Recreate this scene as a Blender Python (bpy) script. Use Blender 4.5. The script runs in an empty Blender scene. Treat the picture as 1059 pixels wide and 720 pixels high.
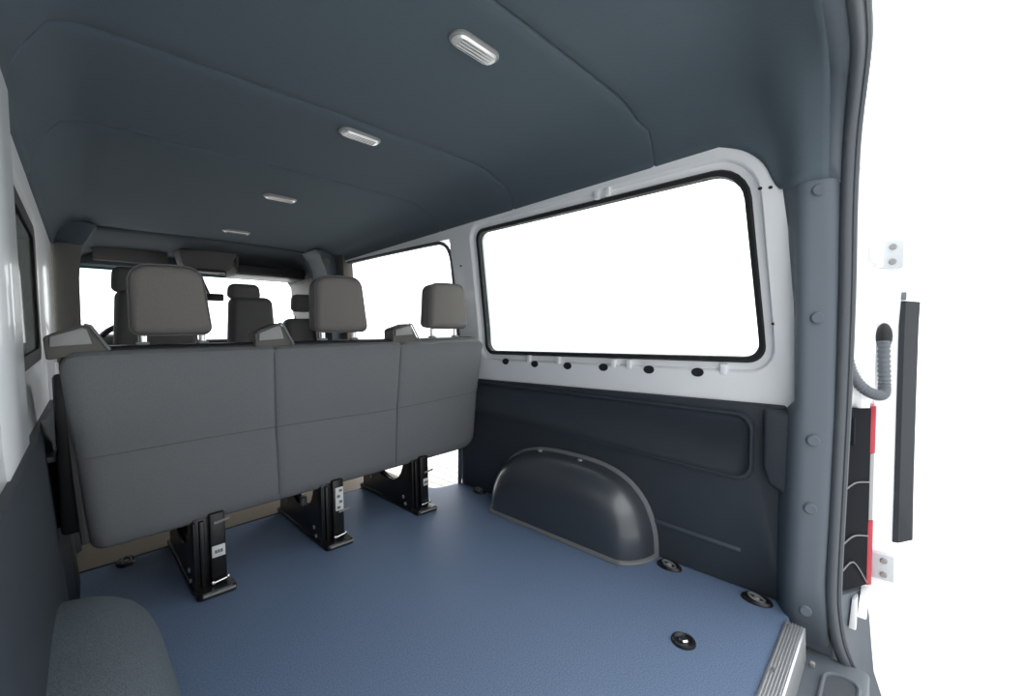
import bpy, bmesh, math, random
from mathutils import Vector, Matrix
random.seed(4)
SKY, BAND = 2.15, .85      # strength of the open sky and of the added dim band behind the van
# Everything is laid out in units of the camera height above the van floor (0.75 m):
# x to the right, y towards the windscreen, z up from the camera, floor at z = -1.
S = 0.75
scn = bpy.context.scene
COL = scn.collection

def M3(p): return Vector((p[0]*S, p[1]*S, (p[2]+1.0)*S))
def lerp(a, b, t): return a+(b-a)*t
def interp(x, xs, ys):
    if x <= xs[0]: return ys[0]
    for i in range(len(xs)-1):
        if x <= xs[i+1]: return lerp(ys[i], ys[i+1], (x-xs[i])/(xs[i+1]-xs[i]))
    return ys[-1]

# ------------------------------------------------------------------ materials
def srgb(r, g, b):
    f = lambda c: (c/255/12.92) if c/255 <= .04045 else ((c/255+.055)/1.055)**2.4
    return (f(r), f(g), f(b), 1)

def mat(name, col, rough=.6, metal=0.0, spec=.5, bump=0.0, bscale=400, speck=0.0, sscale=300, coat=0.0, emis=None):
    m = bpy.data.materials.new(name); m.use_nodes = True
    nt = m.node_tree; b = nt.nodes['Principled BSDF']
    b.inputs['Base Color'].default_value = col
    b.inputs['Roughness'].default_value = rough
    b.inputs['Metallic'].default_value = metal
    b.inputs['Specular IOR Level'].default_value = spec
    b.inputs['Coat Weight'].default_value = coat
    tc = nt.nodes.new('ShaderNodeTexCoord')
    if speck:
        n = nt.nodes.new('ShaderNodeTexNoise'); n.inputs['Scale'].default_value = sscale; n.inputs['Detail'].default_value = 3
        nt.links.new(tc.outputs['Object'], n.inputs['Vector'])
        r = nt.nodes.new('ShaderNodeValToRGB')
        r.color_ramp.elements[0].position = .35; r.color_ramp.elements[1].position = .65
        lo = [c*(1-speck) for c in col[:3]]+[1]; hi = [min(1, c*(1+speck)) for c in col[:3]]+[1]
        r.color_ramp.elements[0].color = lo; r.color_ramp.elements[1].color = hi
        nt.links.new(n.outputs['Fac'], r.inputs['Fac']); nt.links.new(r.outputs['Color'], b.inputs['Base Color'])
    if bump:
        n2 = nt.nodes.new('ShaderNodeTexNoise'); n2.inputs['Scale'].default_value = bscale; n2.inputs['Detail'].default_value = 2
        nt.links.new(tc.outputs['Object'], n2.inputs['Vector'])
        bp = nt.nodes.new('ShaderNodeBump'); bp.inputs['Strength'].default_value = bump; bp.inputs['Distance'].default_value = .002
        nt.links.new(n2.outputs['Fac'], bp.inputs['Height']); nt.links.new(bp.outputs['Normal'], b.inputs['Normal'])
    return m

HEAD = mat('headliner_fabric', srgb(82, 94, 102), .85, spec=.3, bump=.25, bscale=900, speck=.10, sscale=700)
CABHEAD = mat('cab_headliner_fabric', srgb(70, 78, 84), .85, spec=.3, bump=.25, bscale=900)
VINYL = mat('blue_grey_vinyl', srgb(106, 125, 153), .50, spec=.35, bump=.3, bscale=500, speck=.22, sscale=330)
FLOORHAZE = mat('floor_haze_brown', srgb(140, 128, 114), .6, bump=.3, bscale=300, speck=.1)  # brown paints in the hazy light reflected by the floor ahead
PAINT = mat('white_body_paint', srgb(243, 245, 247), .28, spec=.5, coat=.3)
PANEL = mat('dark_grained_plastic', srgb(52, 59, 66), .55, spec=.4, bump=.35, bscale=600)
PANELRIB = mat('dark_plastic_rib', srgb(70, 78, 85), .45, spec=.5)
ARCH = mat('glossy_grained_plastic', srgb(62, 67, 73), .30, spec=.8, coat=.4, bump=.2, bscale=700)
ARCHL = mat('carpeted_arch_plastic', srgb(100, 109, 115), .9, spec=.2, bump=.6, bscale=700, speck=.25, sscale=500)
PILLAR = mat('grey_pillar_plastic', srgb(92, 101, 110), .55, spec=.4, bump=.15, bscale=700)
DKPILLAR = mat('charcoal_pillar_plastic', srgb(96, 94, 89), .6, spec=.4, bump=.15, bscale=700)
FABRIC = mat('grey_seat_fabric', srgb(128, 130, 132), .9, spec=.2, bump=.5, bscale=1100, speck=.14, sscale=900)
FABRICD = mat('dark_seat_fabric', srgb(88, 88, 88), .9, spec=.2, bump=.5, bscale=1100, speck=.14, sscale=900)
FABRICH = mat('headrest_fabric', srgb(124, 120, 116), .9, spec=.2, bump=.5, bscale=1100, speck=.14, sscale=900)
PIPE = mat('dark_stitching', srgb(100, 100, 102), .9)
BLACKM = mat('black_painted_steel', srgb(18, 18, 19), .35, spec=.6)
BLACKP = mat('black_plastic', srgb(22, 23, 25), .4, spec=.5)
RUBBER = mat('black_rubber', srgb(26, 28, 30), .55)
SEALG = mat('grey_rubber_seal', srgb(74, 80, 86), .5)
CHROME = mat('chrome', (.85, .85, .85, 1), .12, metal=1)
ALU = mat('brushed_aluminium', (.80, .81, .82, 1), .35, metal=.85)
GREYP = mat('grey_plastic', srgb(116, 118, 120), .5)
GREYPL = mat('light_grey_plastic', srgb(150, 150, 150), .45)
HOSE = mat('grey_hose', srgb(98, 104, 110), .55)
STICK = mat('white_sticker', srgb(238, 238, 236), .5)
STICKG = mat('sticker_print', srgb(120, 122, 124), .6)
RED = mat('red_lens', srgb(165, 10, 40), .2, spec=.6)
LAMPB = mat('black_lamp_housing', srgb(22, 25, 30), .75, spec=.12)
HINGE = mat('satin_hinge_paint', srgb(205, 210, 214), .4)
DOORL = mat('door_lining_plastic', srgb(44, 48, 52), .75, spec=.15)
BUMP = mat('grey_bumper_plastic', srgb(96, 103, 110), .6, bump=.3, bscale=500)
DASH = mat('dash_plastic', srgb(48, 48, 50), .7)
BEIGE = mat('visor_vinyl', srgb(92, 90, 88), .7)
LENSW = mat('lamp_base_white', srgb(235, 235, 232), .3, metal=.5)
LENSC = mat('frosted_lamp_lens', srgb(240, 240, 240), .28, metal=.65)
HOLE = mat('hole_shade', srgb(28, 32, 38), .6)  # dark colour stands in for the shade inside holes in the metal

def glass_mat(name, top=.5, tint=(1, 1, 1, 1)):
    m = bpy.data.materials.new(name); m.use_nodes = True; nt = m.node_tree
    nt.nodes.remove(nt.nodes['Principled BSDF']); out = nt.nodes['Material Output']
    t = nt.nodes.new('ShaderNodeBsdfTransparent'); t.inputs['Color'].default_value = tint
    g = nt.nodes.new('ShaderNodeBsdfGlossy'); g.inputs['Roughness'].default_value = .02
    lw = nt.nodes.new('ShaderNodeLayerWeight'); lw.inputs['Blend'].default_value = .5
    def math_(op, a, b):
        n = nt.nodes.new('ShaderNodeMath'); n.operation = op
        for k, v in ((0, a), (1, b)):
            if isinstance(v, (int, float)): n.inputs[k].default_value = v
            else: nt.links.new(v, n.inputs[k])
        return n.outputs[0]
    # thin pane: reflection rises towards grazing view, on the outward face of each side only
    gm = nt.nodes.new('ShaderNodeNewGeometry')
    fr_ = math_('ADD', math_('MULTIPLY', math_('POWER', lw.outputs['Facing'], 5), top), .03)
    fr_ = math_('MULTIPLY', fr_, math_('SUBTRACT', 1, gm.outputs['Backfacing']))
    mx = nt.nodes.new('ShaderNodeMixShader')
    nt.links.new(fr_, mx.inputs['Fac']); nt.links.new(t.outputs[0], mx.inputs[1]); nt.links.new(g.outputs[0], mx.inputs[2])
    nt.links.new(mx.outputs[0], out.inputs['Surface'])
    return m
GLASS = glass_mat('clear_window_glass', tint=(.97, .985, .98, 1))
TINT = glass_mat('tinted_window_glass', top=.3, tint=(.17, .18, .175, 1))
LENS = glass_mat('clear_lamp_lens', tint=(.93, .94, .95, 1))

# paving: pale concrete blocks in running bond
def paver_mat():
    m = bpy.data.materials.new('pale_concrete_pavers'); m.use_nodes = True; nt = m.node_tree; b = nt.nodes['Principled BSDF']
    tc = nt.nodes.new('ShaderNodeTexCoord'); br = nt.nodes.new('ShaderNodeTexBrick')
    mp = nt.nodes.new('ShaderNodeMapping'); mp.inputs['Rotation'].default_value = (0, 0, math.radians(90))
    nt.links.new(tc.outputs['Object'], mp.inputs['Vector']); nt.links.new(mp.outputs[0], br.inputs['Vector'])
    br.inputs['Scale'].default_value = 1; br.inputs['Brick Width'].default_value = .20; br.inputs['Row Height'].default_value = .10
    br.inputs['Mortar Size'].default_value = .006; br.inputs['Mortar Smooth'].default_value = .2
    br.inputs['Color1'].default_value = (.56, .54, .51, 1); br.inputs['Color2'].default_value = (.50, .485, .46, 1)
    br.inputs['Mortar'].default_value = (.28, .27, .26, 1)
    nt.links.new(br.outputs['Color'], b.inputs['Base Color']); b.inputs['Roughness'].default_value = .85
    return m
PAVER = paver_mat()
CONC = mat('white_concrete', (.56, .56, .555, 1), .9)

# ------------------------------------------------------------------ object helpers
ROOT = {}
def thing(name, label, cat, loc, group=None):
    o = bpy.data.objects.new(name, None); COL.objects.link(o)
    o.empty_display_size = .05
    o.location = M3(loc); o['label'] = label; o['category'] = cat
    if group: o['group'] = group
    ROOT[o.name] = M3(loc)
    return o
def OBJ(name, bm, m, parent=None, loc=None, label=None, cat=None, group=None, kind=None, sharp=40, solid=0.0):
    base = ROOT[parent.name] if parent else (M3(loc) if loc else Vector((0, 0, 0)))
    bmesh.ops.remove_doubles(bm, verts=bm.verts, dist=1e-6)
    bmesh.ops.recalc_face_normals(bm, faces=bm.faces)
    for v in bm.verts: v.co = M3(v.co)-base
    me = bpy.data.meshes.new(name); bm.to_mesh(me); bm.free()
    for p in me.polygons: p.use_smooth = True
    me.set_sharp_from_angle(angle=math.radians(sharp))
    me.materials.append(m)
    o = bpy.data.objects.new(name, me); COL.objects.link(o)
    if parent: o.parent = parent
    else: o.location = base
    ROOT[o.name] = base
    if label: o['label'] = label
    if cat: o['category'] = cat
    if group: o['group'] = group
    if kind: o['kind'] = kind
    if solid:
        md = o.modifiers.new('thickness', 'SOLIDIFY'); md.thickness = solid*S; md.offset = -1
    return o
def copy_tree(o, d, label=None, parent=None):
    c = o.copy(); COL.objects.link(c)
    if parent: c.parent = parent
    else: c.location = o.location+Vector(d)*S
    if label: c['label'] = label
    for ch in list(o.children): copy_tree(ch, d, None, c)
    return c

# ------------------------------------------------------------------ mesh helpers
def nb(): return bmesh.new()
def box(bm, x0, x1, y0, y1, z0, z1, bev=0.0, seg=2):
    t = bmesh.new()
    r = bmesh.ops.create_cube(t, size=1)
    for v in t.verts: v.co = Vector((lerp(x0, x1, v.co.x+.5), lerp(y0, y1, v.co.y+.5), lerp(z0, z1, v.co.z+.5)))
    if bev: bmesh.ops.bevel(t, geom=t.edges[:], offset=bev, segments=seg, profile=.5, affect='EDGES')
    join(bm, t); return bm
def join(bm, t, mx=None):
    mp = {}
    for v in t.verts: mp[v] = bm.verts.new(mx @ v.co if mx else v.co)
    for f in t.faces:
        try: bm.faces.new([mp[v] for v in f.verts])
        except ValueError: pass
    t.free()
def loft(bm, loops, closed=True, cap0=False, cap1=False):
    vs = [[bm.verts.new(p) for p in l] for l in loops]
    n = len(loops[0])
    for a, b in zip(vs, vs[1:]):
        for i in range(n if closed else n-1):
            j = (i+1) % n
            try: bm.faces.new((a[i], a[j], b[j], b[i]))
            except ValueError: pass
    if cap0: bm.faces.new(vs[0][::-1])
    if cap1: bm.faces.new(vs[-1])
    return vs
def prism(bm, pts, mp, a, b, bev=0.0, seg=2):
    t = bmesh.new()
    loft(t, [[mp(p, a) for p in pts], [mp(p, b) for p in pts]], True, True, True)
    if bev: bmesh.ops.bevel(t, geom=t.edges[:], offset=bev, segments=seg, profile=.5, affect='EDGES')
    join(bm, t); return bm
XZ = lambda p, y: Vector((p[0], y, p[1]))     # outline in x,z pushed along y
YZ = lambda p, x: Vector((x, p[0], p[1]))
XY = lambda p, z: Vector((p[0], p[1], z))
def rquad(corners, radii, k=7, m=6):
    """rounded quadrilateral: k points per corner arc, m extra points per side"""
    out = []; n = len(corners); arcs = []
    for i in range(n):
        c = Vector(corners[i]); p = Vector(corners[i-1]); q = Vector(corners[(i+1) % n])
        d1 = (p-c).normalized(); d2 = (q-c).normalized(); r = radii[i]
        ang = d1.angle(d2); L = r/math.tan(ang/2)
        a = c+d1*L; b = c+d2*L
        ctr = c+(d1+d2).normalized()*(r/math.sin(ang/2))
        arc = []
        va = a-ctr; vb = b-ctr; tot = va.angle(vb) if r > 1e-6 else 0
        for j in range(k):
            t = j/(k-1)
            if r < 1e-6 or tot < 1e-6: arc.append(c.copy()); continue
            arc.append(ctr+(va*math.sin((1-t)*tot)+vb*math.sin(t*tot))/math.sin(tot))
        arcs.append(arc)
    for i in range(n):
        out += arcs[i]
        a = arcs[i][-1]; b = arcs[(i+1) % n][0]
        for j in range(1, m+1): out.append(a.lerp(b, j/(m+1)))
    return out
def smooth_path(pts, n=8, closed=False):
    P = [Vector(p) for p in pts]; out = []
    N = len(P)
    for i in range(N if closed else N-1):
        p1 = P[i]; p2 = P[(i+1) % N]
        p0 = P[i-1] if (closed or i > 0) else p1; p3 = P[(i+2) % N] if (closed or i+2 < N) else p2
        for j in range(n):
            t = j/n
            out.append(.5*((2*p1)+(p2-p0)*t+(2*p0-5*p1+4*p2-p3)*t*t+(3*p1-p0-3*p2+p3)*t**3))
    if not closed: out.append(P[-1])
    return out
def tube(bm, pts, r, n=10, closed=False, rad=None):
    P = [Vector(p) for p in pts]; loops = []; N = len(P); up = None
    for i in range(N):
        a = P[i-1] if (closed or i > 0) else P[i]; b = P[(i+1) % N] if (closed or i+1 < N) else P[i]
        t = (b-a).normalized()
        if up is None:
            up = Vector((0, 0, 1)) if abs(t.z) < .9 else Vector((1, 0, 0))
        u = (up-t*up.dot(t)).normalized(); w = t.cross(u); up = u
        rr = rad[i] if rad else r
        loops.append([P[i]+(u*math.cos(2*math.pi*k/n)+w*math.sin(2*math.pi*k/n))*rr for k in range(n)])
    if closed: loops.append(loops[0])
    loft(bm, loops, True, not closed, not closed); return bm
def cyl(bm, p, axis, r, h, n=20, bev=0.0, r2=None):
    a = Vector(axis).normalized(); u = a.orthogonal().normalized(); w = a.cross(u); r2 = r if r2 is None else r2
    ring = lambda rr, d: [Vector(p)+a*d+(u*math.cos(2*math.pi*k/n)+w*math.sin(2*math.pi*k/n))*rr for k in range(n)]
    loops = [ring(r, 0), ring(r2, h-bev)]
    if bev: loops.append(ring(r2-bev, h))
    loft(bm, loops, True, True, True); return bm
def ellipsoid(bm, c, rx, ry, rz, n=12):
    t = bmesh.new(); bmesh.ops.create_uvsphere(t, u_segments=2*n, v_segments=n, radius=1)
    for v in t.verts: v.co = Vector((c[0]+v.co.x*rx, c[1]+v.co.y*ry, c[2]+v.co.z*rz))
    join(bm, t); return bm

# ------------------------------------------------------------------ shared outlines
def xr(z): return interp(z, [-1, -.3, 0, .65, .9], [1.74, 1.75, 1.735, 1.66, 1.62])   # inner face of the right body side
def xl(y, z=0): return -.13+.024*y+interp(z, [-1, -.3], [.04, 0])                         # inner face of the left body side

# ------------------------------------------------------------------ FLOOR
bm = nb()
fp = [(-.16, .245), (1.62, .245), (1.80, .30), (1.80, 2.08), (1.60, 2.115), (1.555, 2.14), (1.535, 2.19), (1.535, 2.49), (-.16, 2.49)]
prism(bm, fp, XY, -1.06, -1.0, .004, 1)
OBJ('floor', bm, VINYL, kind='structure')
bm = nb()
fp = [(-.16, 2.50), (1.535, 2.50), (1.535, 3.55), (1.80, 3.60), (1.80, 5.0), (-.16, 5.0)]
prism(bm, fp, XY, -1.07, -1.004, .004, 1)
OBJ('floor_cab', bm, FLOORHAZE, kind='structure')
# trim strip where the haze-coloured floor begins
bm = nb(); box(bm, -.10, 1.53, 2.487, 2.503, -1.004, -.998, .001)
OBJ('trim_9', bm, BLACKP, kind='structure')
# step well beside the sliding door
bm = nb(); box(bm, 1.535, 1.88, 2.12, 3.58, -1.38, -1.34, .01)
box(bm, 1.515, 1.54, 2.12, 3.58, -1.36, -1.065)
OBJ('trim_10', bm, PANEL, kind='structure')

# ------------------------------------------------------------------ CEILING
def zc(y): return .85-.045*(y-.9)
def section(y):
    z = zc(y)
    zr = .66-.017*(y-.5) if y > .5 else .66
    R = [(.1, z), (.3, z+.002), (.5, z+.004), (.7, z+.006), (.9, z+.006), (1.1, z+.005), (1.3, z+.003), (1.42, z), (1.50, z-.012), (1.565, z-.04), (1.605, z-.075), (1.635, lerp(z, zr, .62)), (1.652, lerp(z, zr, .85)), (xr(zr)-.004, zr)]
    x0 = xl(y)+.012
    zr_ = zr; zr = zr-.05
    L = [(x0, zr-.01), (x0+.004, lerp(z, zr, .80)), (x0+.016, lerp(z, zr, .55)), (x0+.04, lerp(z, zr, .30)), (x0+.08, lerp(z, zr, .10)), (x0+.13, lerp(z, zr, .02))]
    zr = zr_
    return L+R
def warp(y, x, seam):
    # the seams sweep gently and hook where the headliner turns down to the sides
    return .05*(.9-x)/.9*(1 if x < .9 else 1)*seam
rows = []
seams = [(.80, 1), (1.58, 1), (2.22, 1)]
ylist = [.5, .58, .66, .74]
def add_seam(s): return [(s-.05, 0), (s-.012, 0), (s-.004, .35), (s, 1), (s+.004, .35), (s+.012, 0), (s+.05, 0)]
yl = [(.5, 0), (.6, 0), (.68, 0)]+add_seam(.80)+[(.95, 0), (1.1, 0), (1.25, 0), (1.4, 0)]+add_seam(1.58)+[(1.75, 0), (1.95, 0), (2.1, 0)]+add_seam(2.22)+[(2.4, 0), (2.7, 0), (3.0, 0), (3.3, 0), (3.6, 0), (3.8, 0), (3.92, 0)]
grid = []
for y, g in yl:
    pts = []
    near = min(abs(y-.80), abs(y-1.58), abs(y-2.22))
    wgt = max(0, 1-near/.15)
    for i, (x, z) in enumerate(section(y)):
        yy = y+wgt*(.03*(.8-x))
        if z < zc(y)-.05: yy += wgt*(-.03 if x > 1 else .05)
        pts.append(Vector((x, yy, z+g*.016 if z > zc(y)-.02 else z+g*.008)))
    for i, p in enumerate(pts):
        if g and z < zc(y)-.05: pass
    grid.append(pts)
# rear corner: blend from the y = .5 section to the rim of the tailgate opening
s5 = grid[0]
def ridge_at(t, n):
    pass
rim = smooth_path([(-.13, .172, .48), (-.12, .168, .60), (-.06, .162, .70), (.05, .158, .75), (.4, .152, .765), (.8, .150, .765), (1.2, .150, .762), (1.42, .158, .752), (1.52, .162, .73), (1.60, .168, .66), (1.645, .172, .57), (1.66, .174, .470)], 4)
def resample(P, ts):
    L = [0]
    for a, b in zip(P, P[1:]): L.append(L[-1]+(b-a).length)
    out = []
    for t in ts:
        d = t*L[-1]
        for i in range(len(P)-1):
            if d <= L[i+1]+1e-9:
                u = (d-L[i])/max(1e-9, L[i+1]-L[i]); out.append(P[i].lerp(P[i+1], u)); break
        else: out.append(P[-1])
    return out
def fracs(P):
    L = [0]
    for a, b in zip(P, P[1:]): L.append(L[-1]+(b-a).length)
    return [l/L[-1] for l in L]
fr = fracs(s5)
rimp = resample(rim, fr)
acurve = smooth_path([s5[-1], (1.660, .42, .625), (1.668, .358, .565), (1.678, .316, .475), (1.652, .275, .462), (1.638, .240, .468), rim[-1]], 5)
lcurve = smooth_path([s5[0], (-.12, .36, .60), (-.125, .28, .53), (-.125, .2, .49), rim[0]], 5)
rear = []
NR = 20
for r in range(NR):
    t = (r+1)/NR
    aP = resample(acurve, [t])[0]; lP = resample(lcurve, [t])[0]
    row = [a.lerp(b, t)+Vector((0, 0, .05*math.sin(math.pi*t))) for a, b in zip(s5, rimp)]
    dr = aP-row[-1]; dl = lP-row[0]
    for i, f in enumerate(fr):
        w = max(0, (f-.74)/.26); row[i] += dr*(w*w*(3-2*w))
        w = max(0, (.20-f)/.20); row[i] += dl*(w*w*(3-2*w))
    for q in row:
        if q.x > 1 and q.z < .72: q.x = min(q.x, xr(q.z)-.005)
    rear.append(row)
grid = rear[::-1]+grid
bm = nb(); loft(bm, grid, False)
OBJ('ceiling', bm, HEAD, kind='structure', sharp=60, solid=-.02)
# outer roof skin
bm = nb()
rs = []
for y in (-.02+.12, .3, 1, 2, 3, 4, 4.4):
    rs.append([Vector((x, y, z)) for x, z in [(-.2, .62), (-.17, .75), (-.08, .88), (.1, .93), (.8, .95), (1.5, .93), (1.72, .86), (1.80, .74), (1.82, .62)]])
loft(bm, rs, False)
OBJ('ceiling_roof_skin', bm, PAINT, kind='structure', solid=-.02)

# ------------------------------------------------------------------ RIGHT BODY SIDE (white metal with window opening)
def right_loop(c, r, off, k=7, m=6):
    return [Vector((xr(p[1])+off, p[0], p[1])) for p in [Vector((q[0], q[1])) for q in rquad(c, r, k, m)]]
outer = [(.14, .68), (2.085, .64), (2.085, -1.05), (.14, -1.05)]
glassc = [(.425, .575), (1.845, .580), (1.848, -.132), (.372, -.118)]
glassr = [.12, .05, .06, .055]
def off_quad(c, d): # grow the opening by d
    return [(c[0][0]-d, c[0][1]+d), (c[1][0]+d, c[1][1]+d), (c[2][0]+d, c[2][1]-d), (c[3][0]-d, c[3][1]-d)]
bm = nb()
L0 = right_loop(outer, [.02, .03, .02, .02], 0)
lipq = off_quad(glassc, .052); lipr = [.17, .09, .09, .09]
L1 = right_loop(lipq, lipr, 0)
L1b = right_loop(off_quad(glassc, .048), lipr, .004)
L2 = right_loop(off_quad(glassc, .042), [.16, .085, .085, .085], .022)
L3 = right_loop(off_quad(glassc, .006), [.125, .06, .06, .06], .026)
L4 = right_loop(off_quad(glassc, .006), [.125, .06, .06, .06], .075)
L5 = right_loop(outer, [.02, .03, .02, .02], .075)
loft(bm, [L0, L1, L1b, L2, L3, L4, L5, L0], True)
WR = OBJ('wall_right', bm, PAINT, kind='structure', sharp=30)
for y, z, r in [(1.678, -.184, .021), (1.458, -.188, .021), (1.239, -.187, .021), (1.031, -.183, .021), (.804, -.181, .021), (.597, -.180, .021), (.796, -.233, .009), (.369, .486, .006), (.337, .482, .006), (.332, .012, .006), (.299, .011, .006), (.34, -.246, .005), (2.0, .40, .006), (2.0, .18, .006)]:
    bm = nb()
    n = 18
    ring = lambda rr, d: [Vector((xr(z)+d, y+rr*1.15*math.cos(2*math.pi*i/n), z+rr*.85*math.sin(2*math.pi*i/n))) for i in range(n)]
    loft(bm, [ring(r, .004), ring(r, -.003), ring(r*.82, -.003), ring(r*.74, -.0012)], True, False, True)
    OBJ('hole_disc', bm, HOLE, WR)
# pressed stiffening tabs around the opening
for y, z in [(1.50, -.160), (1.30, -.160), (.98, -.160), (.90, -.160), (.50, -.160), (1.02, .610), (.965, .612)]:
    bm = nb(); box(bm, xr(z)-.004, xr(z)+.02, y-.012, y+.012, z-.022, z+.018, .004)
    OBJ('tab', bm, PAINT, WR)
# window: seal + pane
wn = thing('window_1', '', '', (1.77, 1.1, -.13)); del wn['label']; del wn['category']; wn['kind'] = 'structure'
bm = nb()
a = right_loop(off_quad(glassc, .016), [.13, .06, .06, .06], .020)
b = right_loop(off_quad(glassc, .010), [.125, .058, .058, .058], .012)
c = right_loop(off_quad(glassc, -.006), [.115, .05, .05, .05], .016)
d = right_loop(off_quad(glassc, -.008), [.115, .05, .05, .05], .045)
e = right_loop(off_quad(glassc, .016), [.13, .06, .06, .06], .045)
loft(bm, [a, b, c, d, e, a], True)
OBJ('window_seal', bm, RUBBER, wn)
bm = nb()
g = [(p.y, p.z) for p in right_loop(off_quad(glassc, .004), [.12, .055, .055, .055], .03)]
loft(bm, [[Vector((xr(q[1])+.028, *q)) for q in g], [Vector((xr(q[1])+.036, *q)) for q in g]], True, True, True)
OBJ('pane', bm, GLASS, wn)
# front stretch of the side: header and sill of the sliding-door opening, B pillar, cab side
bm = nb()
def wl(y, z): return Vector((xr(z), y, z))
prism(bm, [(2.06, .575), (3.60, .60), (3.60, .70), (2.06, .70)], lambda p, a: Vector((xr(p[1])+a, p[0], p[1])), 0, .075)
prism(bm, [(2.085, -1.33), (3.60, -1.33), (3.60, -1.50), (2.085, -1.50)], lambda p, a: Vector((1.80+a, p[0], p[1])), 0, .08)
OBJ('wall_right_opening_header', bm, PAINT, kind='structure')
bm = nb()
tube(bm, smooth_path([(1.725, 2.09, -1.0), (1.742, 2.09, -.3), (1.732, 2.088, 0), (1.698, 2.088, .35), (1.683, 2.10, .49), (1.672, 2.16, .555), (1.668, 2.3, .568), (1.668, 2.8, .578), (1.668, 3.46, .588)], 6), .012, 8)
OBJ('trim_11', bm, SEALG, kind='structure')
# jamb at the foot of the sliding-door opening
bm = nb()
prism(bm, [(1.74, -.98), (1.84, -.98), (1.84, -.62), (1.76, -.62)], XZ, 2.06, 2.11, .006)
OBJ('trim_12', bm, PANEL, kind='structure')
bm = nb()
B0 = [(3.49, .68), (4.75, .62), (4.75, -1.05), (3.56, -1.05)]
prism(bm, B0, lambda p, a: Vector((xr(p[1])+a-.02, p[0], p[1])), 0, .09, .01)
OBJ('wall_right_cab', bm, DKPILLAR, kind='structure')

# ------------------------------------------------------------------ sliding door slid open outside the right window
sd = thing('sliding_door', 'white sliding side door pushed back outside the big right window', 'door', (1.90, 1.2, -1.05))
def sl(c, r, off): return [Vector((xr(p[1])+off, p[0], p[1])) for p in rquad(c, r)]
so = [(.62, .66), (2.05, .64), (2.05, -1.2), (.62, -1.2)]
sg = [(.34, .70), (2.00, .632), (2.00, -.24), (.34, -.24)]
so = [(.28, .76), (2.06, .69), (2.06, -1.25), (.28, -1.25)]
bm = nb()
loft(bm, [sl(so, [.05]*4, .10), sl(sg, [.05]*4, .10), sl(sg, [.05]*4, .15), sl(so, [.05]*4, .15), sl(so, [.05]*4, .10)], True)
OBJ('door_shell', bm, PAINT, sd)
bm = nb()
sg2 = [(p[0], p[1]) for p in [(.40, .66), (1.97, .600), (1.97, -.20), (.40, -.20)]]
loft(bm, [sl(sg, [.05]*4, .098), sl(sg2, [.05]*4, .098), sl(sg2, [.05]*4, .11), sl(sg, [.05]*4, .11), sl(sg, [.05]*4, .098)], True)
OBJ('door_window_seal', bm, RUBBER, sd)
bm = nb()
loft(bm, [sl(sg2, [.05]*4, .102), sl(sg2, [.05]*4, .108)], True, True, True)
OBJ('door_pane', bm, GLASS, sd)

# ------------------------------------------------------------------ RIGHT LOWER PANEL
sp = thing('side_panel', 'black grained plastic lining panel along the right side below the window', 'panel', (1.73, 1.1, -1.0))
def pl_loop(c, r, x): return [Vector((x, p[0], p[1])) for p in rquad(c, r)]
po = [(.285, -.278), (2.065, -.302), (2.07, -1.0), (.285, -1.0)]
pr = [.012, .012, .012, .012]
pe = [(.395, -.328), (1.90, -.300-.02), (1.95, -.50), (.398, -.570)]
per = [.055, .05, .05, .055]
def sc(c, d): return [(c[0][0]-d, c[0][1]+d), (c[1][0]+d, c[1][1]+d), (c[2][0]+d, c[2][1]-d), (c[3][0]-d, c[3][1]-d)]
pe = [(.395, -.328), (1.93, -.322), (1.95, -.50), (.398, -.570)]
bm = nb()
loft(bm, [pl_loop(po, pr, 1.765), pl_loop(sc(po, -.002), pr, 1.735), pl_loop(sc(po, -.006), pr, 1.730), pl_loop(sc(pe, .012), per, 1.730), pl_loop(sc(pe, .007), per, 1.715), pl_loop(sc(pe, -.001), per, 1.715), pl_loop(sc(pe, -.008), per, 1.730), pl_loop(sc(pe, -.02), [.045]*4, 1.738)], True, True, True)
OBJ('panel_body', bm, PANEL, sp, sharp=50)
bm = nb()
prism(bm, [(.425, -.842), (.81, -.832), (.81, -.850), (.425, -.860)], lambda p, a: Vector((a, p[0], p[1])), 1.722, 1.74, .006)
OBJ('rib', bm, PANELRIB, sp)
bm = nb()
prism(bm, [(.262, -.298), (.352, -.290), (.352, -.50), (.335, -.56), (.262, -.60)], lambda p, a: Vector((a, p[0], p[1])), 1.688, 1.75, .016, 3)
OBJ('end_cap', bm, PANEL, sp)

# ------------------------------------------------------------------ WHEEL ARCHES
def arch(xw, xi, yc, a, h, bm, sgn, n=36):
    D = abs(xw-xi)
    prof = [(0, 1.0, 1.0), (.30, .995, .99), (.48, .98, .965), (.64, .95, .92), (.78, .905, .85), (.88, .85, .76), (.95, .78, .64), (.985, .72, .52), (1.0, .66, .40)]
    loops = []
    for d, ka, kh in prof:
        x = xw+(xi-xw)*d
        L = []
        for i in range(n+1):
            t = math.pi*i/n
            c, s = math.cos(t), math.sin(t)
            yy = yc+a*(.55+.45*ka)*math.copysign(abs(c)**(.80 if c > 0 else .62), c)*(1-.10*d*d)
            L.append(Vector((x+(0 if s > .02 else 0), yy, -1+h*kh*abs(s)**.80)))
        loops.append(L)
    # close the inner face down to the floor
    x = xi
    L = [Vector((x-(.0 if sgn > 0 else 0), p.y*.4+yc*.6, -1+(p.z+1)*.35)) for p in loops[-1]]
    loops.append(L)
    loops.append([Vector((x, yc+(p.y-yc)*.2, -1)) for p in loops[-1]])
    loft(bm, loops, False)
    return loops
ra = thing('wheel_arch_cover', 'shiny black plastic wheel arch hump on the floor against the right panel', 'wheel arch cover', (1.66, 1.22, -1.0))
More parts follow.
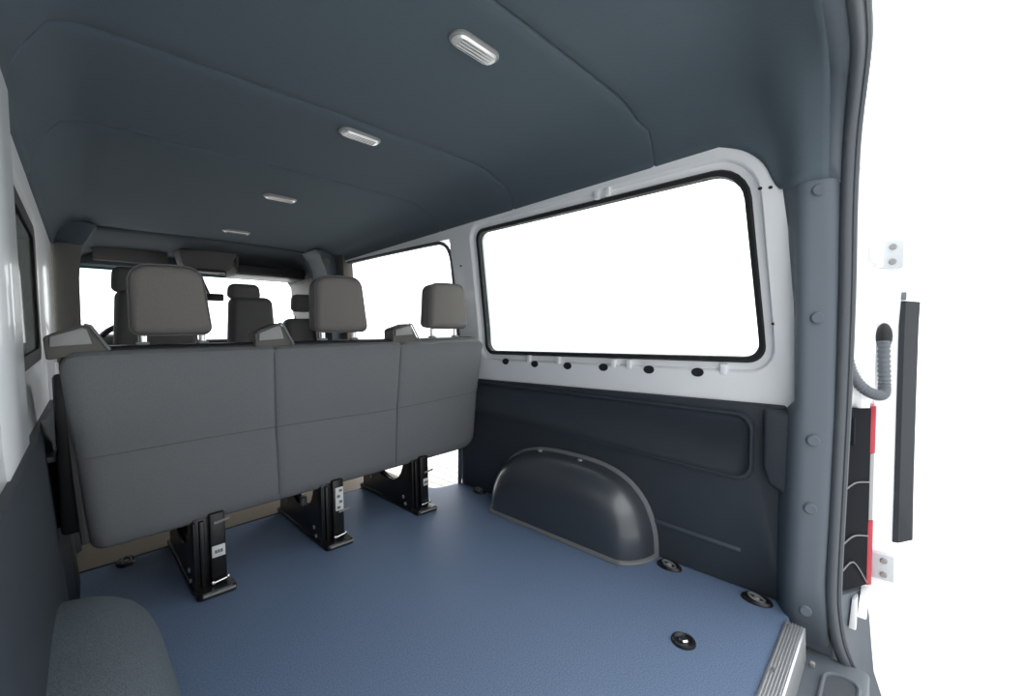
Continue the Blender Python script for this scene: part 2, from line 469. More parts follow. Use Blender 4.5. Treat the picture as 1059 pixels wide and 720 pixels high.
bm = nb(); LP = arch(1.745, 1.560, 1.235, .475, .365, bm, -1)
OBJ('arch_shell', bm, ARCH, ra, sharp=60)
bm = nb()
tube(bm, [p+Vector((-.02, 0, 0)) for p in LP[0]], .014, 8)
tube(bm, smooth_path([LP[0][0]+Vector((-.01, 0, .004)), *[l[0]+Vector((0, 0, .004)) for l in LP[1:9]], (1.560, 1.215, -.996), *[l[-1]+Vector((0, 0, .004)) for l in LP[8:0:-1]], LP[0][-1]+Vector((-.01, 0, .004))], 3), .013, 8)
OBJ('flange', bm, GREYP, ra)
for y in (1.38, 1.13):
    bm = nb(); ellipsoid(bm, (1.69, y, -.640), .012, .014, .008, 6)
    OBJ('clip', bm, GREYPL, ra)
la = thing('wheel_arch_cover', 'dull grey grained wheel arch hump on the floor beside the left panel', 'wheel arch cover', (.04, 1.2, -1.0))
bm = nb(); LP = arch(-.09, .150, 1.22, .56, .36, bm, 1)
OBJ('arch_shell', bm, ARCHL, la, sharp=60)
bm = nb(); tube(bm, smooth_path([*[l[0]+Vector((0, 0, .004)) for l in LP[0:9]], (.150, 1.22, -.996), *[l[-1]+Vector((0, 0, .004)) for l in LP[8::-1]]], 3), .012, 8)
OBJ('flange', bm, PANELRIB, la)

# ------------------------------------------------------------------ REAR PILLAR (D pillar) TRIM, right
st = [(-1.06, (1.755, .320), (1.655, .265), (1.668, .162), (1.69, .150)),
      (-.85, (1.755, .322), (1.642, .258), (1.667, .175), (1.69, .152)),
      (-.62, (1.755, .322), (1.640, .255), (1.666, .168), (1.69, .147)),
      (-.30, (1.752, .300), (1.636, .252), (1.666, .161), (1.69, .140)),
      (-.26, (1.750, .268), (1.636, .250), (1.666, .161), (1.69, .140)),
      (.03, (1.734, .270), (1.634, .250), (1.665, .163), (1.69, .138)),
      (.28, (1.708, .287), (1.636, .250), (1.663, .168), (1.69, .138)),
      (.47, (1.688, .312), (1.638, .245), (1.662, .174), (1.69, .139)),
      (.51, (1.694, .312), (1.650, .248), (1.672, .178), (1.69, .141))]
bm = nb(); loops = []
for z, a, b, c, d in st:
    A, Bq, C_, D = [Vector(q) for q in (a, b, c, d)]
    sec = [A, A.lerp(Bq, .4)]
    e0 = A.lerp(Bq, .62); e1 = Bq.lerp(C_, .45)
    for k in range(7):
        u = k/6; sec.append(e0*(1-u)**2+Bq*2*u*(1-u)+e1*u*u)
    sec += [Bq.lerp(C_, .8), Bq.lerp(C_, .94), C_+Vector((.006, -.008)), D]
    loops.append([Vector((q[0], q[1], z)) for q in sec])
loft(bm, loops, False)
P1 = OBJ('trim_1', bm, PILLAR, kind='structure', sharp=50, solid=-.008)
for y, z, x in [(.200, .435, 1.643), (.196, .028, 1.641), (.200, -.372, 1.641), (.205, -.60, 1.645), (.213, -.955, 1.652)]:
    bm = nb(); cyl(bm, (x+.014, y, z), (-1, -.28, 0), .019, .0115, 20, .004)
    OBJ('screw_cap', bm, PILLAR, P1)
# door seal running up the pillar and over the opening
sealpath = smooth_path([(1.75, .02, -1.32), (1.71, .085, -1.16), (1.69, .125, -1.05), (1.688, .142, -.95), (1.688, .147, -.84), (1.688, .140, -.5), (1.688, .134, -.2), (1.688, .131, .1), (1.688, .132, .35), (1.683, .130, .50), (1.655, .124, .60), (1.59, .112, .68), (1.50, .100, .735), (1.40, .094, .755), (1.2, .092, .765), (.8, .092, .768), (.3, .092, .765), (.0, .094, .74)], 5)
bm = nb(); tube(bm, sealpath, .017, 10)
tube(bm, [p+Vector((.006, -.020, 0)) for p in sealpath], .009, 8)
OBJ('trim_2', bm, SEALG, kind='structure')
bm = nb(); tube(bm, [p+Vector((.022, -.009, .0)) for p in sealpath], .011, 8)
OBJ('trim_3', bm, RUBBER, kind='structure')
# strip filling between ridge and seal along the opening rim
bm = nb()
rimf = resample(rim, [i/40 for i in range(41)])
seal_up = [p for p in sealpath if p.z > .44]
sf = resample(seal_up, [i/40 for i in range(41)])[::-1]
loft(bm, [rimf, [a.lerp(b, .5)+Vector((.004, 0, .006)) for a, b in zip(rimf, sf)], sf], False)
OBJ('trim_4', bm, PILLAR, kind='structure', solid=-.006)
# white body jamb outside the seal
bm = nb()
jz = [-.272, -.2, 0, .3, .5, .62, .72]
loops = []
for z in jz:
    yb = interp(z, [-1, .3, .5, .72], [.060, .082, .090, .104])
    xo = interp(z, [-1, .3, .72], [1.82, 1.81, 1.74])
    xi = interp(z, [.5, .72], [1.70, 1.62])
    xm = lerp(xi, xo, .55)
    loops.append([Vector((xi, .165, z)), Vector((lerp(xi, xo, .50), .150, z)), Vector((xm, .138, z)), Vector((lerp(xm, xo, .30), .128, z)), Vector((lerp(xm, xo, .32), .118, z)), Vector((lerp(xm, xo, .6), .110, z)), Vector((lerp(xm, xo, .62), yb+.018, z)), Vector((xo, yb, z)), Vector((xo+.09, yb+.02, z)), Vector((xo+.10, .2, z))])
loft(bm, loops, False)
OBJ('wall_rear_jamb', bm, PAINT, kind='structure', sharp=25, solid=-.006)

# ------------------------------------------------------------------ TAIL LAMP
tl = thing('tail_lamp', 'tall tail lamp with black housing and red lens edge outside rear pillar', 'tail lamp', (1.79, .10, -.885))
bm = nb()
prism(bm, [(1.705, .139), (1.838, .060), (1.90, .075), (1.86, .15)], XY, -.885, -.272, .006)
OBJ('lamp_housing', bm, LAMPB, tl)
bm = nb()
box(bm, 1.735, 1.765, .100, .13, -.39, -.30, .004)
OBJ('bulb_hatch', bm, LAMPB, tl)
for z0, z1 in ((-.43, -.268), (-.885, -.66)):
    bm = nb(); prism(bm, [(1.829, .066), (1.845, .051), (1.91, .07), (1.90, .08)], XY, z0, z1, .003)
    OBJ('red_lens', bm, RED, tl)
bm = nb(); prism(bm, [(1.831, .064), (1.844, .053), (1.905, .07), (1.90, .08)], XY, -.66, -.43, .003)
OBJ('clear_lens', bm, GREYPL, tl)
bm = nb()
for z0, z1 in ((-.53, -.515), (-.71, -.70), (-.80, -.86)):
    bm = nb(); tube(bm, smooth_path([(1.725, .121, z0-.01), (1.77, .096, z0+.01), (1.825, .064, z1-.01)], 5), .0025, 6)
    OBJ('wire', bm, GREYP, tl)

# ------------------------------------------------------------------ BUMPER END AND REAR STEP
bs = thing('rear_bumper', 'grey plastic rear bumper end below the tail lamp', 'bumper', (1.7, .05, -1.6))
bm = nb()
loops = []
for z, xo, yb in [(-.90, 1.83, .066), (-.955, 1.835, .060), (-1.0, 1.85, .055), (-1.1, 1.86, .048), (-1.2, 1.87, .040), (-1.3, 1.89, .015), (-1.6, 1.88, .03)]:
    xi = 1.705
    loops.append([Vector((xi, .142, z)), Vector((lerp(xi, xo, .45), .108, z)), Vector((lerp(xi, xo, .85), .078, z)), Vector((xo, yb, z)), Vector((xo+.06, yb+.02, z)), Vector((xo+.07, .22, z)), Vector((xi, .22, z))])
loft(bm, loops, True, True, True)
OBJ('bumper_shell', bm, BUMP, bs, sharp=45)
bm = nb()
prism(bm, [(-.15, .045), (1.70, .045), (1.70, .235), (-.15, .235)], XY, -1.25, -1.10, .012)
OBJ('step_top', bm, BUMP, bs)
bm = nb()
t = rquad([(.25, .065), (1.60, .065), (1.62, .150), (.25, .150)], [.02, .03, .04, .02])
loft(bm, [[Vector((p[0], p[1], z)) for p in t] for z in (-1.101, -1.092)], True, True, True)
q = [Vector((p[0], p[1], -1.092)) for p in t]
OBJ('step_pad', bm, mat('step_tread', srgb(80, 86, 92), .7, bump=1.0, bscale=900, speck=.3, sscale=900), bs)
bm = nb(); tube(bm, q, .006, 8, True)
OBJ('pad_rim', bm, BUMP, bs)
bm = nb(); box(bm, 1.60, 1.615, .176, .190, -1.10, -1.085, .003)
OBJ('step_screw', bm, GREYPL, bs)
bk = thing('bracket', 'small white metal bracket just under the tail lamp', 'bracket', (1.81, .08, -1.0))
bm = nb(); prism(bm, [(-.895, .078), (-.895, .058), (-.985, .060), (-.985, .085)], lambda p, a: Vector((a, p[1], p[0])), 1.79, 1.85, .004)
OBJ('bracket_body', bm, PAINT, bk)
bm = nb(); prism(bm, [(-.915, .098), (-.905, .083), (-1.02, .085), (-1.02, .105)], lambda p, a: Vector((a, p[1], p[0])), 1.765, 1.80, .004)
OBJ('tab', bm, PAINT, bk)

# ------------------------------------------------------------------ SILL STRIP
ss = thing('sill_strip', 'ribbed aluminium sill strip along the rear edge of the floor', 'sill strip', (.8, .225, -1.0))
bm = nb()
prof = [(.262, -1.0), (.262, -.992)]
for i in range(6):
    y = .258-.008*i
    prof += [(y, -.990), (y-.003, -.990), (y-.004, -.9935), (y-.007, -.9935)]
prof += [(.210, -.990), (.205, -.995), (.202, -1.10), (.206, -1.10), (.209, -1.0)]
prism(bm, prof, YZ, -.12, 1.622)
OBJ('strip', bm, ALU, ss, sharp=20)
for x in (1.597, 1.36, .6):
    bm = nb(); cyl(bm, (x, .246, -.9935), (0, 0, 1), .006, .006, 14, .001)
    OBJ('screw', bm, GREYP, ss)

# ------------------------------------------------------------------ REAR WING DOOR (swung right open)
rd = thing('rear_door', 'white rear wing door swung wide open beside the tail lamp', 'door', (1.87, .05, -.98))
def dy(z): return -.058*max(0, z-.05)-.0*z
bm = nb(); loops = []
for z, w in [(-.955, .30), (-.94, .55), (-.90, .8), (-.84, .95), (-.7, 1), (-.27, 1), (0, 1), (.25, 1), (.45, .9), (.60, .8), (.68, .6)]:
    o = dy(z)
    x0 = 1.872+.03*(1-w)
    loops.append([Vector((x0, .058+o, z)), Vector((x0+.01, lerp(.01, .045, 1-w)+o, z)), Vector((x0+.05, .006+o, z)), Vector((2.84, -.074+o, z)), Vector((2.85, -.03+o, z)), Vector((x0+.08, .085+o, z))])
loft(bm, loops, True, True, True)
OBJ('door_shell', bm, PAINT, rd, sharp=35)
bm = nb(); loops = []
for z, x1 in [(.085, 2.10), (.0, 2.11), (-.2, 2.13), (-.4, 2.13), (-.62, 2.10), (-.76, 2.02)]:
    o = dy(z)
    loops.append([Vector((1.955, .005+o, z)), Vector((1.958, -.012+o, z)), Vector((x1, -.050+o, z)), Vector((x1+.02, -.022+o, z))])
loft(bm, loops, True, True, True)
OBJ('door_lining', bm, DOORL, rd, sharp=35)
bm = nb(); box(bm, 1.95, 1.99, -.015, .006, .088, .115, .003)
OBJ('lining_cap', bm, HOSE, rd)
bm = nb(); prism(bm, [(2.80, -.070), (2.80, -.085), (2.86, -.090), (2.86, -.07)], XY, .50, .59, .004)
OBJ('latch', bm, GREYP, rd)
def hinge(z, knuckle=True):
    bm = nb(); box(bm, 1.862, 1.885, -.005, .058, z-.045, z+.045, .004)
    h = OBJ('hinge_plate', bm, HINGE, rd)
    for dz in (-.024, .024):
        b2 = nb(); cyl(b2, (1.866, .022, z+dz), (-1, 0, 0), .010, .010, 14, .003)
        OBJ('bolt', b2, GREYPL, h)
    if not knuckle: return
    bm = nb(); box(bm, 1.80, 1.868, .048, .082, z-.030, z+.030, .006)
    cyl(bm, (1.835, .058, z-.042), (0, 0, 1), .014, .084, 16, .003)
    OBJ('hinge_knuckle', bm, PAINT, rd)
hinge(.235); hinge(-.82, False)
# cable conduit between body and door
cc = thing('cable_conduit', 'grey corrugated cable hose looping from pillar jamb to open rear door', 'hose', (1.78, .1, -.22))
path = smooth_path([(1.735, .129, .06), (1.737, .132, -.03), (1.742, .124, -.10), (1.752, .112, -.155), (1.765, .085, -.200), (1.785, .055, -.222), (1.81, .035, -.222), (1.835, .033, -.19), (1.848, .036, -.12), (1.856, .038, -.05)], 14)
rad = [.0175 if i % 3 else .0145 for i in range(len(path))]
bm = nb(); tube(bm, path, .02, 14, rad=rad)
OBJ('hose', bm, HOSE, cc, sharp=80)
bm = nb(); ellipsoid(bm, (1.738, .130, .07), .022, .020, .045, 10)
OBJ('grommet', bm, RUBBER, cc)
bm = nb(); ellipsoid(bm, (1.862, .038, -.035), .018, .022, .045, 10)
OBJ('grommet', bm, RUBBER, cc)

# ------------------------------------------------------------------ LEFT BODY SIDE
def LW(p, off=0): return Vector((xl(p[0], p[1])-off, p[0], p[1]))
bm = nb()
lo = [(-.3, .68), (3.70, .66), (3.70, -1.05), (-.3, -1.05)]
lo = [(.1, .67), (3.70, .66), (3.70, -1.05), (.1, -1.05)]
lg = [(1.80, .43), (2.58, .42), (2.58, -.085), (1.80, -.10)]
def ll(c, r, off): return [LW(p, off) for p in rquad(c, r)]
loft(bm, [ll(lo, [.02]*4, 0), ll(sc(lg, .07), [.10]*4, 0), ll(sc(lg, .06), [.10]*4, .003), ll(sc(lg, .05), [.09]*4, .006), ll(sc(lg, .008), [.06]*4, .008), ll(sc(lg, .012), [.06]*4, .02), ll(sc(lg, .30), [.06]*4, .08), ll(lo, [.02]*4, .08), ll(lo, [.02]*4, 0)], True)
WL = OBJ('wall_left', bm, PAINT, kind='structure', sharp=30)
wn2 = thing('window_2', '', '', (-.1, 2.2, -.1)); del wn2['label']; del wn2['category']; wn2['kind'] = 'structure'
bm = nb()
loft(bm, [ll(sc(lg, .02), [.07]*4, .010), ll(sc(lg, .012), [.065]*4, .002), ll(sc(lg, -.03), [.05]*4, .004), ll(sc(lg, -.032), [.05]*4, .014), ll(sc(lg, .02), [.07]*4, .014), ll(sc(lg, .02), [.07]*4, .010)], True)
OBJ('window_seal', bm, RUBBER, wn2)
bm = nb()
loft(bm, [ll(sc(lg, -.02), [.05]*4, .006), ll(sc(lg, -.02), [.05]*4, .011)], True, True, True)
OBJ('pane', bm, TINT, wn2)
# white pressed frames standing proud of the left wall
bm = nb()
for y0, y1 in ((1.25, 1.70), ):
    loft(bm, [[LW((y, z), o) for z in (-.31, -.2, 0, .2, .4, .55, .62)] for y, o in ((y0, 0), (y0+.02, -.014), (y1-.03, -.014), (y1, 0))], False)
OBJ('trim_13', bm, PAINT, kind='structure', sharp=40)
bm = nb()
prism(bm, [(2.72, -.31), (3.16, -.31), (3.12, -.18), (2.98, -.13), (2.76, -.12)], lambda p, a: LW(p, -a), 0, .03, .010)
OBJ('trim_14', bm, PAINT, kind='structure')
# lower lining
lp = thing('side_panel', 'dark plastic lining panel along the left side beside the bench', 'panel', (-.06, 1.9, -1.0))
bm = nb(); rowsL = []
for y, o in [(.1, .034), (1.0, .034), (1.70, .034), (1.9, .024), (2.08, .016), (2.11, .030), (2.40, .032), (2.43, .018), (2.72, .018), (2.75, .034), (3.2, .036), (3.24, .014), (3.70, .014)]:
    rowsL.append([Vector((xl(y, z)+o*k, y, z)) for z, k in ((-.285, -.2), (-.287, .8), (-.30, 1), (-.5, 1), (-.75, 1.05), (-1.0, 1.1))])
loft(bm, rowsL, False)
OBJ('panel_body', bm, PANEL, lp, sharp=30, solid=-.01)
bm = nb(); prism(bm, [(2.02, -.40), (3.1, -.38), (3.1, -.40), (2.02, -.42)], lambda p, a: LW(p, -a), .0, .040, .005)
OBJ('rib', bm, PANELRIB, lp)
# B pillar trims at both sides of the cab arch, roof beam above
bm = nb()
prism(bm, [(-.045, -1.0), (.035, -1.0), (.066, -.2), (.072, .35), (.083, .48), (.098, .560), (-.045, .560)], XZ, 3.72, 3.90, .012, 2)
OBJ('trim_5', bm, DKPILLAR, kind='structure')
bm = nb()
prism(bm, [(-.045, .562), (.099, .562), (.118, .605), (.17, .702), (.10, .716), (.03, .706), (-.02, .66), (-.05, .62)], XZ, 3.79, 3.92, .012, 2)
OBJ('trim_15', bm, HEAD, kind='structure')
bm = nb()
prism(bm, [(1.80, -1.0), (1.60, -1.0), (1.585, -.1), (1.58, .35), (1.56, .54), (1.52, .64), (1.46, .70), (1.68, .70), (1.70, .5)], XZ, 3.62, 3.94, .014, 2)
P6 = OBJ('trim_6', bm, PILLAR, kind='structure')
bm = nb(); cyl(bm, (1.555, 3.615, .60), (-.5, -1, 0), .035, .02, 16, .006)
OBJ('belt_anchor', bm, DKPILLAR, P6)
# cab roof lining
bm = nb()
rows = []
for y, z, e in [(3.90, .712, .0), (3.93, .700, .0), (4.05, .682, .01), (4.4, .665, .02), (4.78, .64, .03)]:
    rows.append([Vector((x, y, zz)) for x, zz in [(-.02, z-.30), (.06, z-.12), (.10, z-.05), (.17, z-.01), (.4, z), (.85, z), (1.3, z), (1.50, z-.01), (1.60, z-.06), (1.68, z-.2)]])
loft(bm, rows, False)
OBJ('ceiling_cab', bm, CABHEAD, kind='structure', solid=-.02)
# cab: windscreen header, pillars, scuttle
bm = nb()
box(bm, -.05, 1.75, 4.62, 4.80, .545, .68, .02)
OBJ('trim_7', bm, CABHEAD, kind='structure')
bm = nb()
prism(bm, [(-.06, -.4), (.035, -.4), (.075, .56), (-.02, .56)], XZ, 4.70, 4.80, .012)
prism(bm, [(1.80, -.4), (1.73, -.4), (1.66, .56), (1.76, .56)], XZ, 4.62, 4.74, .012)
box(bm, -.06, -.02, 3.7, 4.8, -1.05, .0, .01)
OBJ('trim_8', bm, DKPILLAR, kind='structure')
wn3 = thing('window_3', '', '', (.85, 4.75, -.1)); del wn3['label']; del wn3['category']; wn3['kind'] = 'structure'
bm = nb(); box(bm, .05, 1.70, 4.755, 4.765, -.15, .56)
OBJ('pane', bm, GLASS, wn3)
bm = nb(); box(bm, .05, 1.70, 4.745, 4.752, .525, .56)
OBJ('shade_band', bm, mat('teal_shade_band', srgb(40, 96, 100), .4), wn3)
ds = thing('dashboard', 'dark plastic dashboard under the windscreen', 'dashboard', (.85, 4.6, -1.0))
bm = nb()
prism(bm, [(4.40, -.9), (4.40, -.35), (4.42, -.12), (4.48, -.055), (4.78, -.06), (4.80, -.9)], YZ, .03, 1.72, .02, 2)
OBJ('dash_body', bm, DASH, ds)
bm = nb()
prism(bm, [(4.36, -.10), (4.38, -.015), (4.46, .0), (4.60, -.055)], YZ, .18, .58, .01, 2)
OBJ('instrument_hood', bm, DASH, ds)
# steering wheel
sw = thing('steering_wheel', 'black steering wheel seen behind the driver seat', 'steering wheel', (.40, 4.25, -.3))
cen = Vector((.39, 4.22, -.12)); axis = Vector((0, -.75, .5)).normalized(); u = Vector((1, 0, 0)); w = axis.cross(u)
bm = nb(); tube(bm, [cen+(u*math.cos(t*math.pi/20)+w*math.sin(t*math.pi/20))*.245 for t in range(40)], .02, 10, True)
OBJ('rim', bm, BLACKP, sw)
bm = nb(); cyl(bm, cen-axis*.02, axis, .08, .05, 24, .012)
OBJ('hub', bm, BLACKP, sw)
for a in (200, 340, 270):
    bm = nb(); d = u*math.cos(math.radians(a))+w*math.sin(math.radians(a))
    tube(bm, [cen+d*.06, cen+d*.24], .018, 8)
    OBJ('spoke', bm, BLACKP, sw)
bm = nb(); tube(bm, [cen-axis*.02, cen-axis*.28], .04, 12)
OBJ('column', bm, BLACKP, sw)
# visors, overhead console, mirror
def visor(x0, x1, lab):
    r = thing('sun_visor', lab, 'sun visor', ((x0+x1)/2, 4.45, .66), 'cab sun visors')
    bm = nb(); box(bm, x0, x1, 4.44, 4.47, .56, .67, .012, 3)
    OBJ('pad', bm, BEIGE, r)
    for px in (x0+.02, x1-.02):
        bm = nb(); tube(bm, [(px, 4.455, .64), (px, 4.455, .69)], .008, 8)
        OBJ('pivot', bm, BLACKP, r)
visor(.16, .60, 'folded grey sun visor on the driver side of the cab roof')
oc = thing('overhead_console', 'grey trapezoid console hanging from the middle of the cab roof', 'console', (.85, 4.2, .67))
bm = nb()
prism(bm, [(.63, .665), (1.045, .695), (.975, .535), (.93, .512), (.70, .520), (.66, .54)], XZ, 4.18, 4.40, .008)
OBJ('console_body', bm, BEIGE, oc)
bm = nb(); box(bm, .70, .94, 4.16, 4.19, .500, .522, .006)
OBJ('console_slot', bm, BLACKP, oc)
sh = thing('roof_shelf', 'dark storage shelf under the cab roof on the passenger side', 'shelf', (1.35, 4.4, .55))
bm = nb()
box(bm, 1.06, 1.62, 4.28, 4.62, .515, .54, .008)
OBJ('shelf_tray', bm, BLACKP, sh)
bm = nb(); box(bm, 1.06, 1.62, 4.26, 4.285, .525, .60, .01)
OBJ('shelf_lip', bm, DASH, sh)
bm = nb(); box(bm, 1.045, 1.07, 4.28, 4.64, .515, .68, .006)
OBJ('shelf_bracket', bm, DKPILLAR, sh)
rm = thing('rear_view_mirror', 'small dark rear view mirror hanging in front of the windscreen', 'mirror', (.93, 4.6, .35))
bm = nb(); box(bm, .82, 1.0, 4.52, 4.56, .29, .355, .012, 3)
OBJ('mirror_housing', bm, BLACKP, rm)
bm = nb(); tube(bm, [(.90, 4.56, .33), (.89, 4.66, .42), (.88, 4.74, .50)], .014, 8)
OBJ('mirror_arm', bm, BLACKP, rm)

# ------------------------------------------------------------------ SEATS
def cushion_block(bm, x0, x1, y0, y1, z0, z1, r, taper=0.0, n=5, bulge=.0, lean=0.0):
    """padded block: rounded in every direction, optionally narrower at the top"""
    t = bmesh.new(); bmesh.ops.create_cube(t, size=1)
    for v in t.verts:
        w = taper*(v.co.z+.5)
        v.co = Vector((lerp(x0+w, x1-w, v.co.x+.5), lerp(y0, y1, v.co.y+.5)+lean*(v.co.z+.5), lerp(z0, z1, v.co.z+.5)))
    bmesh.ops.bevel(t, geom=t.edges[:], offset=r, segments=n, profile=.5, affect='EDGES')
    join(bm, t)
def headrest(root, x0, x1, y0, y1, z0, z1, m, posts, taper=(.012, .012), r=.035):
    """headrest: rounded outline lofted front to back, chrome posts and sleeves as sub-parts"""
    bm = nb()
    def outline(g, y, k=6, m_=3):
        c = [(x0+taper[0]+g, z1-g), (x1-taper[1]-g, z1-g), (x1-g*.6, z0+g), (x0+g*.6, z0+g)]
        rr = [max(.012, r-g)]*2+[max(.008, r*.55-g)]*2
        return [Vector((p[0], y+(z1-p[1])*(.06), p[1]+.010*math.sin(math.pi*(p[0]-x0)/(x1-x0))*(1 if p[1] > (z0+z1)/2 else -.3))) for p in rquad(c, rr, k, m_)]
    loft(bm, [outline(.030, y0+.0), outline(.012, y0+.006), outline(.002, y0+.022), outline(0, (y0+y1)/2), outline(.004, y1-.025), outline(.018, y1-.004), outline(.04, y1)], True, True, True)
    h = OBJ('headrest', bm, m, root, sharp=70)
    bm = nb(); tube(bm, outline(-.001, y0+.022), .003, 6, True)
    OBJ('piping', bm, PIPE, h)
    for px in posts:
        bm = nb(); tube(bm, [(px, (y0+y1)/2, z0-.09), (px, (y0+y1)/2, z0+.02)], .011, 12)
        OBJ('post', bm, CHROME, h)
        bm = nb(); box(bm, px-.016, px+.016, (y0+y1)/2-.018, (y0+y1)/2+.018, -.06, -.028, .004)
        OBJ('post_sleeve', bm, GREYPL, h)
    return h

bench = thing('bench_seat', 'grey fabric three-seat bench seen from behind with three headrests', 'bench seat', (.86, 2.0, -1.0))
zt, zb = -.052, -.735
def yrear(z): return interp(z, [-.74, -.66, -.40, -.375, -.05], [1.955, 1.935, 1.885, 1.878, 1.792])
def bx(t, z): return lerp(lerp(.030, -.022, (z-zb)/(zt-zb)), lerp(1.745, 1.700, (z-zb)/(zt-zb)), t)
# cover, lofted along x
ts = []
E0 = [0, .002, .006, .013, .022, .034, .05]
ts = E0+[.10, .16, .22, .28]
def seamts(s): return [s-.02, s-.006, s-.002, s, s+.002, s+.006, s+.02]
ts += seamts(.3365)+[.39, .44, .5, .55, .60]+seamts(.668)+[.73, .79, .85, .90]+[1-e for e in E0[::-1]]
def endround(t, R):
    d = min(t, 1-t)*1.72
    if d >= R: return 0
    return R-math.sqrt(max(0, R*R-(R-d)**2))
bm = nb(); loops = []
for t in ts:
    ex = endround(t, .05); et = endround(t, .07 if t > .5 else .05); eb = endround(t, .11 if t > .5 else .03)
    sd_ = min(abs(t-.3365), abs(t-.668)); groove = .006*max(0, 1-sd_/.004)+.002*max(0, 1-sd_/.02)
    top = zt-et-groove*.6; bot = zb+eb
    puff = .010*math.sin(math.pi*min(1, sd_/.16))if sd_ < .16 else .010
    prof = []
    nz = 16
    for i in range(nz+1):
        f = i/nz; z = lerp(bot+.02, top-.03, f)
        y = yrear(z)+ex*.9+groove
        if abs(z+.39) < .02: y += .003
        prof.append((y, z))
    ytop = yrear(top)+ex*.9+groove
    prof += [(ytop-.002, top-.014), (ytop+.010, top-.004), (ytop+.03, top), (ytop+.10, top), (ytop+.14, top-.02), (ytop+.155-ex*.9, top-.06)]
    for f in (.25, .5, .75): prof.append((lerp(ytop+.155, yrear(bot)+.17, f)-ex*.9, lerp(top-.06, bot+.05, f)))
    prof += [(yrear(bot)+.17-ex*.9, bot+.05), (yrear(bot)+.15-ex, bot+.01), (yrear(bot)+.10, bot), (yrear(bot)+.03+ex, bot), (yrear(bot)+.008+ex, bot+.006)]
    loops.append([Vector((bx(t, z), y, z)) for y, z in prof])
loft(bm, loops, True, True, True)
back = OBJ('backrest', bm, FABRIC, bench, sharp=60)
# horizontal stitched crease across the back
bm = nb()
pts = []
for i in range(40):
    t = lerp(.012, .985, i/39)
    z = -.398+.022*math.sin(6*t)*.3+.028*max(0, t-.6)/.4
    pts.append(Vector((bx(t, z), yrear(z)+.002, z)))
tube(bm, pts, .0016, 5)
for s in (.3365, .668):
    tube(bm, [Vector((bx(s, z), yrear(z)+.006, z)) for z in [lerp(-.70, -.07, i/14) for i in range(15)]], .0026, 5)
OBJ('seam', bm, PIPE, back)
# plastic capping along the top
bm = nb(); prism(bm, [(1.83, -.053), (1.835, -.040), (1.90, -.036), (1.915, -.053)], YZ, .03, 1.65, .004)
OBJ('top_capping', bm, BLACKP, bench)
# seat cushion and pan (in front of the backrest)
bm = nb(); cushion_block(bm, .03, 1.72, 2.06, 2.62, -.56, -.40, .045)
OBJ('seat_cushion', bm, FABRICD, bench)
bm = nb(); box(bm, .06, 1.70, 2.02, 2.54, -.64, -.565, .02)
OBJ('seat_pan', bm, BLACKM, bench)
bm = nb()
prism(bm, [(1.93, -.12), (2.05, -.16), (2.12, -.42), (2.60, -.45), (2.60, -.64), (2.10, -.66), (1.98, -.66)], YZ, -.035, .022, .012, 2)
OBJ('side_cover', bm, BLACKP, bench)
bm = nb()
tube(bm, smooth_path([(.0, 1.88, -.16), (.005, 1.93, -.4), (.02, 1.985, -.70)], 4), .012, 8)
OBJ('side_strap', bm, FABRICD, bench)
headrest(bench, .146, .372, 1.835, 1.955, -.002, .226, FABRICH, (.179, .346), taper=(.0, .028), r=.045)
headrest(bench, .745, .990, 1.835, 1.955, .002, .240, FABRICH, (.785, .932), taper=(.0, .038), r=.045)
headrest(bench, 1.345, 1.612, 1.835, 1.955, .015, .252, FABRICH, (1.385, 1.545), taper=(.0, .03), r=.04)
def guide(pts, face, edge):
    bm = nb(); prism(bm, pts, XZ, 1.815, 1.90, .006)
    g = OBJ('belt_guide', bm, DKPILLAR, bench)
    bm = nb(); prism(bm, face, XZ, 1.806, 1.816, .003)
    OBJ('guide_face', bm, GREYPL, g)
    bm = nb(); tube(bm, edge, .0045, 6)
    OBJ('guide_edge', bm, GREYP, g)
def gset(x, w, zt_, zl):
    p = [(x, -.075), (x-.004, zl-.008), (x+.010, zl+.002), (x+w*.55, zt_), (x+w*.68, zt_-.004), (x+w, -.055)]
    f = [(x+.008, zl-.036), (x+.010, zl-.006), (x+w*.56, zt_-.010), (x+w*.64, zt_-.014), (x+w*.72, zl-.030)]
    e = [(x+w*.60, 1.812, zt_), (x+w*.70, 1.812, zt_-.004), (x+w, 1.812, -.05)]
    guide(p, f, e)
gset(-.042, .135, .030, .0)
gset(.500, .135, .037, .004)
gset(1.095, .150, .037, .012)
